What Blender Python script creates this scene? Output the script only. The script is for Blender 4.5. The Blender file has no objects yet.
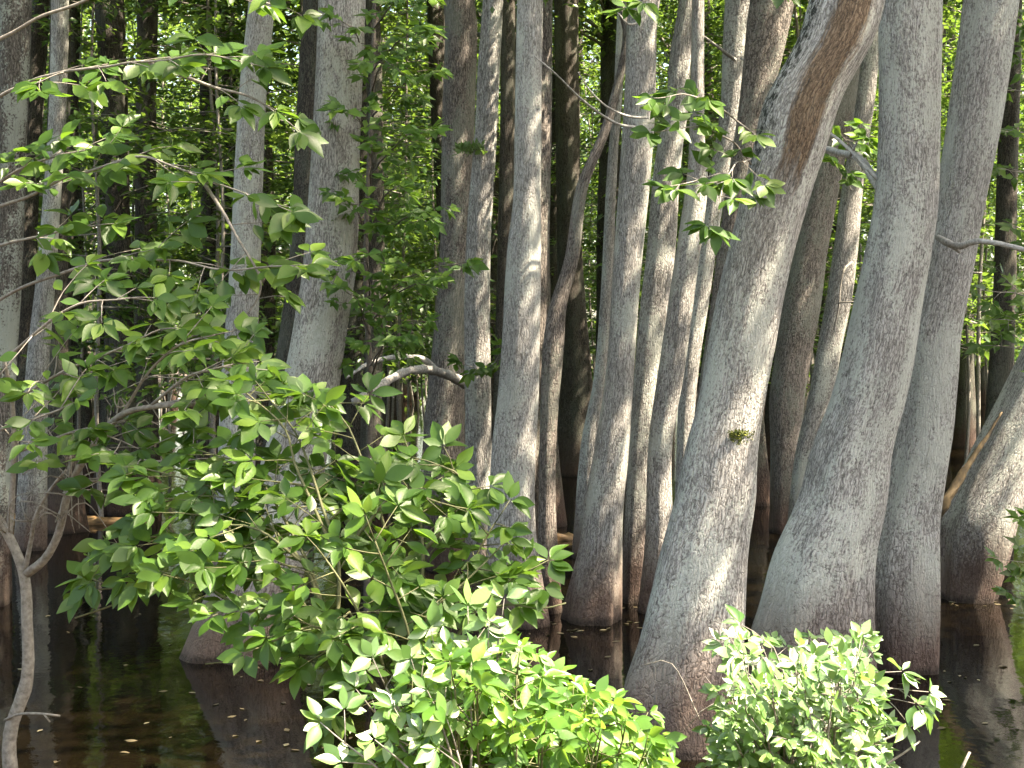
import bpy, math, random
import numpy as np
from mathutils import Vector, noise

random.seed(11)
RNG = np.random.default_rng(11)
scene = bpy.context.scene
COL = scene.collection
F = 1407.0            # focal length in pixels of the 1024 px wide frame
CAM_Z = 2.4
PITCH = math.atan(39.0 / F)

# ------------------------------------------------------------------ helpers
def at(px, py, d):
    """The point at distance d (along +Y) that the photo shows at pixel px, py."""
    u, v = (px - 512.0) / F, -(py - 384.0) / F
    c, s = math.cos(PITCH), math.sin(PITCH)
    yy, zz = c + v * s, -s + v * c
    k = d / yy
    return Vector((u * k, d, CAM_Z + zz * k))

def tag(o, label=None, cat=None, group=None, kind=None):
    for k, v in (('label', label), ('category', cat), ('group', group), ('kind', kind)):
        if v: o[k] = v
    return o

def empty(name, loc):
    o = bpy.data.objects.new(name, None)
    o.empty_display_size = 0.2
    o.location = loc
    COL.objects.link(o)
    return o

def link(name, me, parent=None, loc=None):
    o = bpy.data.objects.new(name, me)
    COL.objects.link(o)
    if parent: o.parent = parent
    if loc is not None: o.location = loc
    return o

def copy_tree(o, parent=None):
    c = o.copy(); COL.objects.link(c); c.parent = parent
    for ch in list(o.children): copy_tree(ch, c)
    return c

# ------------------------------------------------------------------ materials
class NT:
    def __init__(self, name):
        self.m = bpy.data.materials.new(name); self.m.use_nodes = True
        self.t = self.m.node_tree; self.t.nodes.clear()
    def n(self, typ, ins=None, **props):
        nd = self.t.nodes.new(typ)
        for k, v in props.items(): setattr(nd, k, v)
        for k, v in (ins or {}).items():
            s = nd.inputs[k]
            if isinstance(v, bpy.types.NodeSocket): self.t.links.new(v, s)
            else: s.default_value = v
        return nd
    def math(self, op, a, b=0.0, c=None, clamp=False):
        d = {0: a, 1: b}
        if c is not None: d[2] = c
        return self.n('ShaderNodeMath', d, operation=op, use_clamp=clamp).outputs[0]
    def mix(self, f, a, b, blend='MIX'):
        nd = self.t.nodes.new('ShaderNodeMix'); nd.data_type = 'RGBA'; nd.blend_type = blend
        for s, v in ((nd.inputs[0], f), (nd.inputs[6], a), (nd.inputs[7], b)):
            if isinstance(v, bpy.types.NodeSocket): self.t.links.new(v, s)
            else: s.default_value = v if not isinstance(v, tuple) or len(v) == 4 else (*v, 1)
        return nd.outputs[2]
    def ramp(self, f, stops):
        nd = self.n('ShaderNodeValToRGB', {0: f}); e = nd.color_ramp.elements
        while len(e) < len(stops): e.new(0.5)
        for i, (p, c) in enumerate(stops):
            e[i].position = p; e[i].color = (*c, 1) if len(c) == 3 else c
        return nd.outputs[0]
    def mr(self, v, a, b, c=0.0, d=1.0):
        return self.n('ShaderNodeMapRange', {0: v, 1: a, 2: b, 3: c, 4: d}).outputs[0]
    def vmul(self, v, k):
        return self.n('ShaderNodeVectorMath', {0: v, 1: k}, operation='MULTIPLY').outputs[0]
    def noise(self, vec, scale, detail=4.0, rough=0.55, dist=0.0):
        return self.n('ShaderNodeTexNoise', {'Vector': vec, 'Scale': scale, 'Detail': detail,
                                             'Roughness': rough, 'Distortion': dist}).outputs['Fac']
    def out(self, sh):
        self.n('ShaderNodeOutputMaterial', {'Surface': sh}); return self.m

def bark(name, dark, light, lichen, lichen_amt=0.5, rich=True, stain=(0.30, 0.20, 0.165)):
    T = NT(name)
    a = T.n('ShaderNodeAttribute', attribute_name='bark_co').outputs['Vector']
    rnd = T.n('ShaderNodeObjectInfo').outputs['Random']
    off = T.n('ShaderNodeCombineXYZ', {0: T.math('MULTIPLY', rnd, 31.0), 1: T.math('MULTIPLY', rnd, 17.0), 2: 0.0}).outputs[0]
    co = T.n('ShaderNodeVectorMath', {0: a, 1: off}, operation='ADD').outputs[0]
    z = T.n('ShaderNodeSeparateXYZ', {0: a}).outputs[2]
    st = T.vmul(co, (1, 1, 0.16))
    fur = T.noise(st, 78.0, 5.0, 0.72, 0.25)
    vor = T.n('ShaderNodeTexVoronoi', {'Vector': T.n('ShaderNodeVectorMath', {0: st, 1: T.vmul(T.n('ShaderNodeTexNoise', {'Vector': co, 'Scale': 14.0, 'Detail': 3.0}).outputs['Color'], (0.05, 0.05, 0.05))}, operation='ADD').outputs[0],
               'Scale': 52.0}, feature='DISTANCE_TO_EDGE').outputs['Distance']
    crack = T.mr(vor, 0.0, 0.22)
    blot = T.noise(T.vmul(co, (1, 1, 0.45)), 3.2, 5.0, 0.62)
    spk = T.noise(T.vmul(co, (1, 1, 0.6)), 75.0, 3.0, 0.6)
    h = T.math('ADD', T.math('MULTIPLY', fur, 0.8), T.math('MULTIPLY', crack, 0.2))
    tone = T.math('ADD', T.math('MULTIPLY', h, 0.75), T.math('MULTIPLY', spk, 0.25))
    col = T.ramp(T.mr(T.math('ADD', tone, T.math('MULTIPLY', T.math('SUBTRACT', rnd, 0.5), 0.05)), 0.35, 0.72), [(0.0, tuple(x * 0.42 for x in dark)), (0.28, dark), (0.7, light), (1.0, tuple(min(1, x * 1.18) for x in light))])
    lm = T.math('MULTIPLY', T.mr(T.math('ADD', T.math('MULTIPLY', blot, 0.8), T.math('MULTIPLY', T.noise(co, 48.0, 3.0, 0.6), 0.45)), 0.62, 0.68), lichen_amt)
    dots = T.math('MULTIPLY', T.mr(T.noise(T.vmul(co, (1, 1, 0.7)), 21.0, 5.0, 0.75), 0.63, 0.67), T.mr(T.noise(co, 1.4, 3.0), 0.42, 0.62, 0.0, 0.65))
    col = T.mix(lm, col, lichen)
    col = T.mix(dots, col, (0.055, 0.052, 0.044))
    broad = T.mr(T.noise(T.vmul(co, (1, 1, 0.35)), 1.7, 4.0, 0.6), 0.32, 0.68, 0.80, 1.16)
    col = T.n('ShaderNodeVectorMath', {0: col, 1: T.n('ShaderNodeCombineXYZ', {0: broad, 1: broad, 2: broad}).outputs[0]}, operation='MULTIPLY').outputs[0]
    dk = T.mr(T.noise(T.vmul(co, (1, 1, 0.5)), 6.5, 6.0, 0.7), 0.57, 0.70, 0.0, 0.30)
    col = T.mix(dk, col, tuple(x * 0.55 for x in dark))
    # ochre peeled patch and dark crusty lichen where the mesh says so
    if rich:
        peel = T.n('ShaderNodeAttribute', attribute_name='peel').outputs['Fac']
        peelm = T.mr(T.math('ADD', peel, T.math('ADD', T.math('MULTIPLY', T.math('SUBTRACT', fur, 0.5), 0.9), T.math('MULTIPLY', T.math('SUBTRACT', T.noise(st, 9.0, 4.0), 0.5), 1.3))), 0.40, 0.66)
        pc = T.ramp(T.mr(tone, 0.35, 0.75), [(0, (0.022, 0.015, 0.010)), (0.45, (0.135, 0.082, 0.042)), (1, (0.29, 0.20, 0.12))])
        col = T.mix(T.math('MULTIPLY', peelm, 0.88), col, pc)
        crust = T.n('ShaderNodeAttribute', attribute_name='crust').outputs['Fac']
        cm = T.mr(T.math('ADD', T.math('MULTIPLY', crust, 0.20), T.math('MULTIPLY', T.noise(T.vmul(co, (1, 1, 0.6)), 30.0, 5.0, 0.75), 0.85)), 0.605, 0.66)
        col = T.mix(T.math('MULTIPLY', cm, crust), col, (0.030, 0.032, 0.026))
    # old high-water stain: the flooded foot of each trunk is brown
    zz = T.math('ADD', z, T.math('MULTIPLY', T.math('SUBTRACT', T.noise(T.vmul(co, (1, 1, 0.25)), 5.0, 4.0), 0.5), 0.7))
    sm = T.mr(zz, 0.22, 0.85, 0.85, 0.0)
    col = T.mix(sm, col, stain, 'MULTIPLY')
    col = T.mix(T.math('MULTIPLY', sm, 0.5), col, (0.115, 0.066, 0.050))
    wet = T.mr(T.math('ADD', z, T.math('MULTIPLY', T.math('SUBTRACT', T.noise(co, 9.0, 4.0, 0.7), 0.5), 0.16)), 0.02, 0.08, 0.7, 0.0)
    col = T.mix(wet, col, (0.012, 0.009, 0.007))
    if rich: h = T.math('SUBTRACT', h, T.math('MULTIPLY', peelm, 0.8))
    bump = T.n('ShaderNodeBump', {'Height': h, 'Strength': 0.95, 'Distance': 0.03})
    p = T.n('ShaderNodeBsdfPrincipled', {'Base Color': col, 'Roughness': 0.85, 'Normal': bump.outputs[0]})
    p.inputs['Specular IOR Level'].default_value = 0.25
    return T.out(p.outputs[0])

def leafmat(name, c0, c1, c2, trans, rough=0.36, tw=0.38, spec=0.4):
    T = NT(name)
    tone = T.n('ShaderNodeAttribute', attribute_name='tone').outputs['Fac']
    pos = T.n('ShaderNodeNewGeometry').outputs['Position']
    mott = T.noise(pos, 60.0, 2.0)
    f = T.math('ADD', tone, T.math('MULTIPLY', T.math('SUBTRACT', mott, 0.5), 0.35))
    col = T.ramp(f, [(0.0, c0), (0.55, c1), (1.0, c2)])
    back = T.n('ShaderNodeNewGeometry').outputs['Backfacing']
    spot = T.mr(T.noise(pos, 95.0, 3.0, 0.7), 0.69, 0.73)
    col = T.mix(T.math('MULTIPLY', spot, 0.7), col, (0.11, 0.085, 0.03))
    colb = T.mix(T.math('MULTIPLY', back, 0.45), col, (0.16, 0.21, 0.11))
    bmp = T.n('ShaderNodeBump', {'Height': T.noise(pos, 130.0, 2.0), 'Strength': 0.14, 'Distance': 0.004})
    p = T.n('ShaderNodeBsdfPrincipled', {'Normal': bmp.outputs[0], 'Base Color': colb, 'Roughness': rough})
    p.inputs['Specular IOR Level'].default_value = spec
    tcol = T.mix(0.6, col, trans)
    tr = T.n('ShaderNodeBsdfTranslucent', {'Color': tcol})
    mx = T.n('ShaderNodeMixShader', {0: tw, 1: p.outputs[0], 2: tr.outputs[0]})
    return T.out(mx.outputs[0])

def plain(name, c0, c1, scale=20.0, rough=0.8, stretch=(1, 1, 1), bump=0.3):
    T = NT(name)
    co = T.vmul(T.n('ShaderNodeTexCoord').outputs['Object'], stretch)
    f = T.noise(co, scale, 5.0, 0.65)
    col = T.ramp(T.mr(f, 0.3, 0.7), [(0, c0), (1, c1)])
    b = T.n('ShaderNodeBump', {'Height': f, 'Strength': bump, 'Distance': 0.02})
    p = T.n('ShaderNodeBsdfPrincipled', {'Base Color': col, 'Roughness': rough, 'Normal': b.outputs[0]})
    p.inputs['Specular IOR Level'].default_value = 0.3
    return T.out(p.outputs[0])

def watermat():
    T = NT('swamp_water')
    co = T.n('ShaderNodeTexCoord').outputs['Object']
    f = T.noise(T.vmul(co, (1.0, 0.55, 1)), 2.6, 3.0, 0.5)
    g = T.noise(co, 13.0, 3.0, 0.5)
    h = T.math('ADD', f, T.math('MULTIPLY', g, 0.16))
    b = T.n('ShaderNodeBump', {'Height': h, 'Strength': 0.10, 'Distance': 0.05})
    film = T.mr(T.noise(co, 0.7, 5.0, 0.6), 0.55, 0.75)
    col = T.mix(film, (0.003, 0.0021, 0.001), (0.006, 0.0043, 0.0023))
    p = T.n('ShaderNodeBsdfPrincipled', {'Base Color': col, 'Roughness': T.mr(film, 0, 1, 0.025, 0.06), 'IOR': 1.33, 'Normal': b.outputs[0]})
    return T.out(p.outputs[0])

M = {}
M['pale'] = bark('pale_grey_bark', (0.235, 0.222, 0.208), (0.47, 0.452, 0.428), (0.52, 0.535, 0.48), 0.65)
M['grey'] = bark('grey_bark', (0.18, 0.168, 0.156), (0.39, 0.37, 0.347), (0.46, 0.475, 0.42), 0.65)
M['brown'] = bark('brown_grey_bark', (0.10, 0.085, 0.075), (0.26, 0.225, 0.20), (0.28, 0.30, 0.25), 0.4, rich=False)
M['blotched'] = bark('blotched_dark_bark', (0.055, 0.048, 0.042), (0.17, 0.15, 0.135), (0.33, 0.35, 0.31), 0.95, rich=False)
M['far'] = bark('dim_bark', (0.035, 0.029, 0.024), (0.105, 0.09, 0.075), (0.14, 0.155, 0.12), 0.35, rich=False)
M['twig'] = plain('twig_bark', (0.11, 0.095, 0.08), (0.29, 0.265, 0.235), 45.0)
M['dead'] = plain('dead_branch_bark', (0.16, 0.15, 0.14), (0.45, 0.43, 0.40), 40.0)
M['darktwig'] = plain('dark_twig', (0.05, 0.042, 0.035), (0.14, 0.12, 0.10), 45.0)
M['greentwig'] = plain('green_twig', (0.06, 0.07, 0.03), (0.15, 0.145, 0.075), 40.0)
M['leaf'] = leafmat('shrub_leaf', (0.026, 0.066, 0.011), (0.050, 0.108, 0.017), (0.110, 0.185, 0.026), (0.21, 0.40, 0.03), 0.40, 0.40, 0.36)
M['leaf_bright'] = leafmat('bright_leaf', (0.045, 0.115, 0.020), (0.082, 0.190, 0.030), (0.16, 0.28, 0.045), (0.34, 0.55, 0.06), 0.38, 0.42, 0.5)
M['leaf_glossy'] = leafmat('glossy_leaf', (0.045, 0.112, 0.026), (0.09, 0.185, 0.045), (0.17, 0.28, 0.07), (0.30, 0.5, 0.08), 0.40, 0.34, 1.0)
M['leaf_under'] = leafmat('understory_leaf', (0.022, 0.056, 0.014), (0.038, 0.090, 0.020), (0.080, 0.15, 0.028), (0.26, 0.42, 0.05), 0.38, 0.42)
M['leaf_far'] = leafmat('far_leaf', (0.014, 0.034, 0.010), (0.026, 0.060, 0.014), (0.06, 0.12, 0.022), (0.20, 0.34, 0.04), 0.45, 0.38)
M['leaf_crown'] = leafmat('crown_leaf', (0.030, 0.070, 0.018), (0.05, 0.11, 0.025), (0.09, 0.16, 0.03), (0.26, 0.40, 0.05), 0.45, 0.42)
M['moss'] = plain('moss', (0.03, 0.04, 0.012), (0.14, 0.16, 0.04), 60.0, 0.95)
M['fern'] = leafmat('fern_frond', (0.06, 0.10, 0.03), (0.09, 0.15, 0.04), (0.13, 0.20, 0.06), (0.2, 0.35, 0.05), 0.6, 0.3)
M['mossleaf'] = leafmat('moss_frond', (0.035, 0.045, 0.012), (0.085, 0.10, 0.025), (0.19, 0.20, 0.05), (0.2, 0.25, 0.05), 0.8, 0.2, 0.1)
M['log'] = plain('wet_log', (0.05, 0.03, 0.016), (0.30, 0.18, 0.08), 11.0, 0.6, (0.3, 1, 1))
M['snag'] = plain('ochre_deadwood', (0.02, 0.015, 0.010), (0.10, 0.07, 0.035), 26.0, 0.8, (1, 1, 0.3))
M['water'] = watermat()
M['mud'] = plain('bank_soil', (0.035, 0.026, 0.018), (0.10, 0.075, 0.05), 6.0, 0.95)
M['float'] = leafmat('fallen_leaf', (0.045, 0.034, 0.02), (0.10, 0.08, 0.045), (0.24, 0.21, 0.13), (0.2, 0.2, 0.1), 0.5, 0.1)

# ------------------------------------------------------------------ mesh makers
def catmull(pts, ds):
    """pts: list of tuples; resample as a Catmull-Rom curve with about ds spacing on the first 3 coords."""
    P = [np.array(p, float) for p in pts]
    P = [2 * P[0] - P[1]] + P + [2 * P[-1] - P[-2]]
    out = []
    for i in range(1, len(P) - 2):
        p0, p1, p2, p3 = P[i - 1:i + 3]
        n = max(1, int(np.linalg.norm((p2 - p1)[:3]) / ds))
        for k in range(n):
            t = k / n
            out.append(0.5 * ((2 * p1) + (p2 - p0) * t + (2 * p0 - 5 * p1 + 4 * p2 - p3) * t * t + (3 * p1 - p0 - 3 * p2 + p3) * t ** 3))
    out.append(P[-2])
    return out

class Tubes:
    def __init__(self): self.v, self.f = [], []
    def add(self, pts, r0, r1, sides=6, wob=0.0):
        n = len(pts); b = len(self.v)
        P = [Vector(p[:3]) for p in pts]
        up = Vector((0.13, 0.31, 1)).normalized()
        for i, p in enumerate(P):
            t = (P[min(i + 1, n - 1)] - P[max(i - 1, 0)])
            if t.length < 1e-9: t = Vector((0, 0, 1))
            t.normalize()
            x = t.cross(up)
            if x.length < 0.05: x = t.cross(Vector((1, 0, 0)))
            x.normalize(); y = t.cross(x)
            r = r0 + (r1 - r0) * i / max(1, n - 1)
            for k in range(sides):
                a = 2 * math.pi * k / sides
                rr = r * (1 + wob * noise.noise(p * 9 + Vector((k * 3.1, 0, 0))))
                self.v.append(p + (x * math.cos(a) + y * math.sin(a)) * rr)
        for i in range(n - 1):
            for k in range(sides):
                k2 = (k + 1) % sides
                self.f.append((b + i * sides + k, b + i * sides + k2, b + (i + 1) * sides + k2, b + (i + 1) * sides + k))
        self.f.append(tuple(b + k for k in range(sides))[::-1])
        self.f.append(tuple(b + (n - 1) * sides + k for k in range(sides)))
    def mesh(self, name, mat, origin=Vector((0, 0, 0))):
        me = bpy.data.meshes.new(name)
        me.from_pydata([tuple(v - origin) for v in self.v], [], self.f)
        me.materials.append(mat)
        for p in me.polygons: p.use_smooth = True
        return me

# leaf templates: (x, y, z) with y along the midrib
def near_template():
    st = [(0.07, 0.045), (0.18, 0.135), (0.31, 0.205), (0.45, 0.232), (0.60, 0.205), (0.74, 0.145), (0.87, 0.068)]
    V = [(0, 0, 0)]
    for y, w in st:
        z = -0.10 * y * y
        V += [(-w, y + 0.02, z + w * 0.20), (0, y, z - 0.012), (w, y + 0.02, z + w * 0.20)]
    V.append((0, 1.0, -0.10)); n = len(st); t = len(V) - 1
    Fc = [(0, 2, 1), (0, 3, 2)]
    for i in range(n - 1):
        o = 1 + 3 * i
        Fc += [(o, o + 1, o + 4, o + 3), (o + 1, o + 2, o + 5, o + 4)]
    o = 1 + 3 * (n - 1)
    return np.array(V), Fc + [(o, o + 1, t), (o + 1, o + 2, t)]
NEAR_V, NEAR_F = near_template()
MID_V = np.array([(0, 0, 0), (-.23, .42, .04), (0, .45, -.03), (.23, .42, .04), (0, 1, -.08)])
MID_F = [(0, 2, 1), (0, 3, 2), (1, 2, 4), (2, 3, 4)]
FAR_V = np.array([(0, 0, 0), (-.3, .45, .05), (0, 1, -.05), (.3, .45, .05)])
FAR_F = [(0, 3, 2, 1)]

class Leaves:
    def __init__(self): self.p, self.d, self.n, self.s, self.t = [], [], [], [], []
    def add(self, p, d, n, s, t):
        self.p.append(tuple(p)); self.d.append(tuple(d)); self.n.append(tuple(n)); self.s.append(s); self.t.append(t)
    def mesh(self, name, mat, tmpl='near', origin=(0, 0, 0)):
        V, Fc = {'near': (NEAR_V, NEAR_F), 'mid': (MID_V, MID_F), 'far': (FAR_V, FAR_F)}[tmpl]
        p = np.array(self.p) - np.array(origin); d = np.array(self.d, float); n = np.array(self.n, float); s = np.array(self.s, float)[:, None]
        d /= np.linalg.norm(d, axis=1, keepdims=True) + 1e-9
        n = n - d * np.sum(n * d, axis=1, keepdims=True)
        n /= np.linalg.norm(n, axis=1, keepdims=True) + 1e-9
        x = np.cross(d, n)
        N = len(p)
        wid = RNG.uniform(0.85, 1.22, (N, 1)); curl = RNG.uniform(-0.4, 2.6, (N, 1)); tw = RNG.normal(0, 0.10, (N, 1))
        vs = np.zeros((N, len(V), 3))
        for k, (a, b, c) in enumerate(V):
            vs[:, k] = p + s * (x * (a * wid) + d * b + n * (c * curl + a * tw * b * 2))
        faces = []
        L = len(V)
        for i in range(N):
            o = i * L
            for f in Fc: faces.append(tuple(o + q for q in f))
        me = bpy.data.meshes.new(name)
        me.from_pydata(vs.reshape(-1, 3).tolist(), [], faces)
        at_ = me.attributes.new('tone', 'FLOAT', 'FACE')
        at_.data.foreach_set('value', np.repeat(np.array(self.t, dtype=np.float32), len(Fc)))
        me.polygons.foreach_set('use_smooth', [tmpl != 'far'] * len(faces))
        me.materials.append(mat)
        return me

def rv(s=1.0): return Vector((random.gauss(0, s), random.gauss(0, s), random.gauss(0, s)))

FACE = Vector((0.08, -0.56, 0.80))     # shrub leaves turn towards the open water and the sky
def put_leaf(L, p, d, size, tone, spread=0.36, face=FACE):
    n = (face + rv(spread)).normalized()
    L.add(p, d, n, size, tone)

def tonef(): return min(1.0, max(0.0, random.gauss(0.42, 0.25) + (0.35 if random.random() < 0.06 else 0)))

def twig(L, T, p0, d, length, leaf, rad=0.003, spacing=0.045, droop=0.25, face=FACE, whorl=5, spread=0.36):
    """One leafy twig: alternate leaves, then a rosette at the tip."""
    n = max(2, int(length / spacing))
    pts = [p0.copy()]; p = p0.copy(); dd = d.normalized()
    base = random.random()
    bt = random.gauss(0, 0.12)
    for i in range(n):
        dd = (dd + Vector((0, 0, -droop * 0.10)) + rv(0.06)).normalized()
        p = p + dd * spacing; pts.append(p.copy())
        if i < n * 0.08: continue
        side = dd.cross(face).normalized() * (1 if i % 2 else -1)
        ld = dd * 0.55 + side * 0.8 + Vector((0, 0, -droop)) + rv(0.16)
        put_leaf(L, p + ld.normalized() * 0.008, ld, leaf * random.uniform(0.5, 1.12), tonef() + bt, spread, face)
    side = dd.cross(face).normalized()
    for k in range(whorl):
        a = math.radians(-105 + 210 * (k + random.uniform(-.25, .25) + 0.5) / whorl)
        ld = dd * math.cos(a) + side * math.sin(a) + Vector((0, 0, -droop * 0.8)) + rv(0.14)
        put_leaf(L, p + ld.normalized() * 0.006, ld, leaf * random.uniform(0.6, 1.22), tonef() + bt, spread, face)
    T.add(pts, rad, rad * 0.45, 4)

def bough(L, T, pix, r0, r1, leaf=0.10, side_len=0.28, gap=0.11, start=0.15, droop=0.25, face=FACE, whorl=5, dens=1.0, flat=0.55, spread=0.36):
    """A bough through the given (px, py, distance) points with leafy side twigs."""
    P = [at(*q) if len(q) == 3 and not isinstance(q, Vector) else q for q in pix]
    C = [Vector(c) for c in catmull([tuple(p) for p in P], 0.04)]
    C = [c + Vector((noise.noise(c * 5 + Vector((9, 0, 0))), noise.noise(c * 5), noise.noise(c * 5 + Vector((0, 7, 0))))) * 0.012 for c in C]
    T.add(C, r0, r1, 6, 0.12)
    n = len(C); acc = 0.0; s = 1
    for i in range(1, n):
        acc += (C[i] - C[i - 1]).length
        t = i / n
        if t < start: continue
        if acc >= gap / dens:
            acc = 0.0; s = -s
            d = (C[i] - C[i - 1]).normalized()
            sd = d.cross(face).normalized() * s
            q = rv(0.35)
            dirv = d * 0.6 + sd * 0.75 + q + Vector((0, 0, 0.1))
            dirv.z *= flat + 0.45
            twig(L, T, C[i], dirv, side_len * (1.1 - 0.6 * t) * random.uniform(0.55, 1.2), leaf, r1 * 0.6 + 0.0008, droop=droop, face=face, whorl=whorl, spread=spread)
    twig(L, T, C[-1], C[-1] - C[-2], side_len * 0.4, leaf, r1, droop=droop, face=face, whorl=whorl, spread=spread)

# ------------------------------------------------------------------ trunks
def trunk_mesh(name, pix, d, mat, top=13.0, sides=36, ds=0.07, flute=0.036, seed=0, dlean=0.0, peel=False, foot=1.0):
    """pix: (px, py, width px) from the top of the frame to the waterline. Returns mesh, base point, path."""
    pts = []
    for px, py, w in pix:
        q = at(px, py, d)
        pts.append((q.x, q.y, q.z, w / 2 / F * d))
    pts.sort(key=lambda p: -p[2])
    # up past the frame: keep leaning, straighten slowly, taper
    p0, p1 = np.array(pts[0]), np.array(pts[1])
    sl = (p0 - p1)[:3] / max(1e-6, (p0 - p1)[2]); sl[2] = 1
    ext = []; q = p0.copy(); r = p0[3]
    while q[2] < top:
        sl[:2] *= 0.86
        q = q.copy(); q[:3] += sl * 0.8; r *= 0.95; q[3] = r
        ext.append(tuple(q))
    pts = ext[::-1] + pts
    b = np.array(pts[-1]); b2 = np.array(pts[-2])
    sl = (b - b2) / max(1e-6, abs((b - b2)[2]))
    low = b.copy(); low[:2] += sl[:2] * (b[2] + 0.6); low[2] = -0.6; low[3] = b[3] * 1.06
    pts.append(tuple(low))
    C = catmull(pts, ds)
    # base point at z = 0
    base = min(C, key=lambda c: abs(c[2]))
    org = Vector((base[0], base[1], 0.0))
    rnd = random.Random(seed * 7 + 3)
    ph = [rnd.uniform(0, 6.28) for _ in range(6)]
    Rm = float(np.mean([c[3] for c in C if c[2] < 5]))
    V, Fc, bco, pl, cr = [], [], [], [], []
    for c in C:
        x, y, z, r = c
        y2 = y + dlean * z + 0.05 * noise.noise(Vector((seed * 3.3, 1.7, z * 0.5)))
        fa = flute * (1 + 2.6 * math.exp(-max(z, 0) / 0.8) * foot)
        for k in range(sides):
            a = 2 * math.pi * k / sides
            ca, sa = math.cos(a), math.sin(a)
            f = 1 + fa * (0.55 * math.sin(3 * a + ph[0] + z * 0.12) + 0.5 * math.sin(5 * a + ph[1] - z * 0.15) + 0.3 * math.sin(8 * a + ph[2]))
            f += 0.036 * noise.noise(Vector((ca * 1.3 + seed * 5, sa * 1.3, z * 1.1)))
            f += 0.012 * noise.noise(Vector((ca * 5 + seed, sa * 5, z * 3.0)))
            f += 0.009 * noise.noise(Vector((ca * 11 + seed, sa * 11, z * 9.0))) * min(1, 0.16 / r + 0.3)
            V.append((x + ca * r * f - org.x, y2 + sa * r * f - org.y, z))
            bco.extend((ca * Rm, sa * Rm, z))
            if peel:
                # bare ochre strip on the upper right of the leaning trunk, crusty lichen on its left edge
                side = ca; front = -sa
                e = min(1.0, max(0.0, 1.6 - abs((ca - (0.06 + 0.12 * (z - 4.0))) / 0.46))) * (1 if front > -0.3 else 0)
                hgt = min(1, max(0, (z - 2.95) / 0.75))
                pl.append(e * hgt * 0.95)
                cr.append(max(0, min(1, (-side - 0.35) / 0.5)) * min(1, max(0, (z - 2.4) / 1.2)))
    n = len(C)
    for i in range(n - 1):
        for k in range(sides):
            k2 = (k + 1) % sides
            Fc.append((i * sides + k, (i + 1) * sides + k, (i + 1) * sides + k2, i * sides + k2))
    Fc.append(tuple(range(sides)))
    me = bpy.data.meshes.new(name)
    me.from_pydata(V, [], Fc)
    A = me.attributes.new('bark_co', 'FLOAT_VECTOR', 'POINT'); A.data.foreach_set('vector', bco)
    if peel:
        for nm, val in (('peel', pl), ('crust', cr)):
            A = me.attributes.new(nm, 'FLOAT', 'POINT'); A.data.foreach_set('value', val)
    me.materials.append(mat)
    for p in me.polygons: p.use_smooth = True
    topp = Vector((C[0][0], C[0][1] + dlean * C[0][2], C[0][2]))
    return me, org, topp

# crowns: clumps of leaves on a few limbs, shared by many trees; origin at the top of the trunk
def crown_mesh(seed, rx=2.4, rz=3.0, clumps=46, per=46, leaf=0.17):
    rnd = random.Random(seed)
    L = Leaves()
    T = Tubes()
    for c in range(clumps):
        a = rnd.uniform(0, 6.283); rr = math.sqrt(rnd.random()) * rx; zz = rnd.uniform(-0.75, 0.55) * rz
        rr *= math.sqrt(max(0.12, 1 - (zz / rz / 0.9) ** 2))
        cen = Vector((math.cos(a) * rr, math.sin(a) * rr, zz))
        if c % 3 == 0:
            root = Vector((0, 0, zz * 0.4 - rz * 0.45))
            mid = (root + cen) / 2 + Vector((0, 0, 0.25))
            T.add(catmull([tuple(root), tuple(mid), tuple(cen)], 0.3), 0.05, 0.012, 5)
        sz = rnd.uniform(0.35, 0.75); bt = rnd.gauss(0.42, 0.14)
        for k in range(per):
            p = cen + Vector((rnd.gauss(0, sz), rnd.gauss(0, sz), rnd.gauss(0, sz * 0.42)))
            d = Vector((rnd.gauss(0, 1), rnd.gauss(0, 1), rnd.gauss(-0.3, 0.4)))
            nn = Vector((rnd.gauss(0, 0.45), rnd.gauss(0, 0.45), 1))
            L.add(p, d, nn, leaf * rnd.uniform(0.6, 1.2), min(1, max(0, bt + rnd.gauss(0, 0.15))))
    me = L.mesh('crown', M['leaf_crown'], 'far')
    return me, T.mesh('limb', M['twig'])

CROWNS = [crown_mesh(s) for s in (1, 2, 3)]
def add_crown(parent, local, k, scale=1.0, rot=0.0):
    me, lm = CROWNS[k % 3]
    o = link('crown', me, parent, local); o.scale = (scale, scale, scale); o.rotation_euler = (0, 0, rot)
    l = link('limb', lm, o)
    return o

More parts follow.
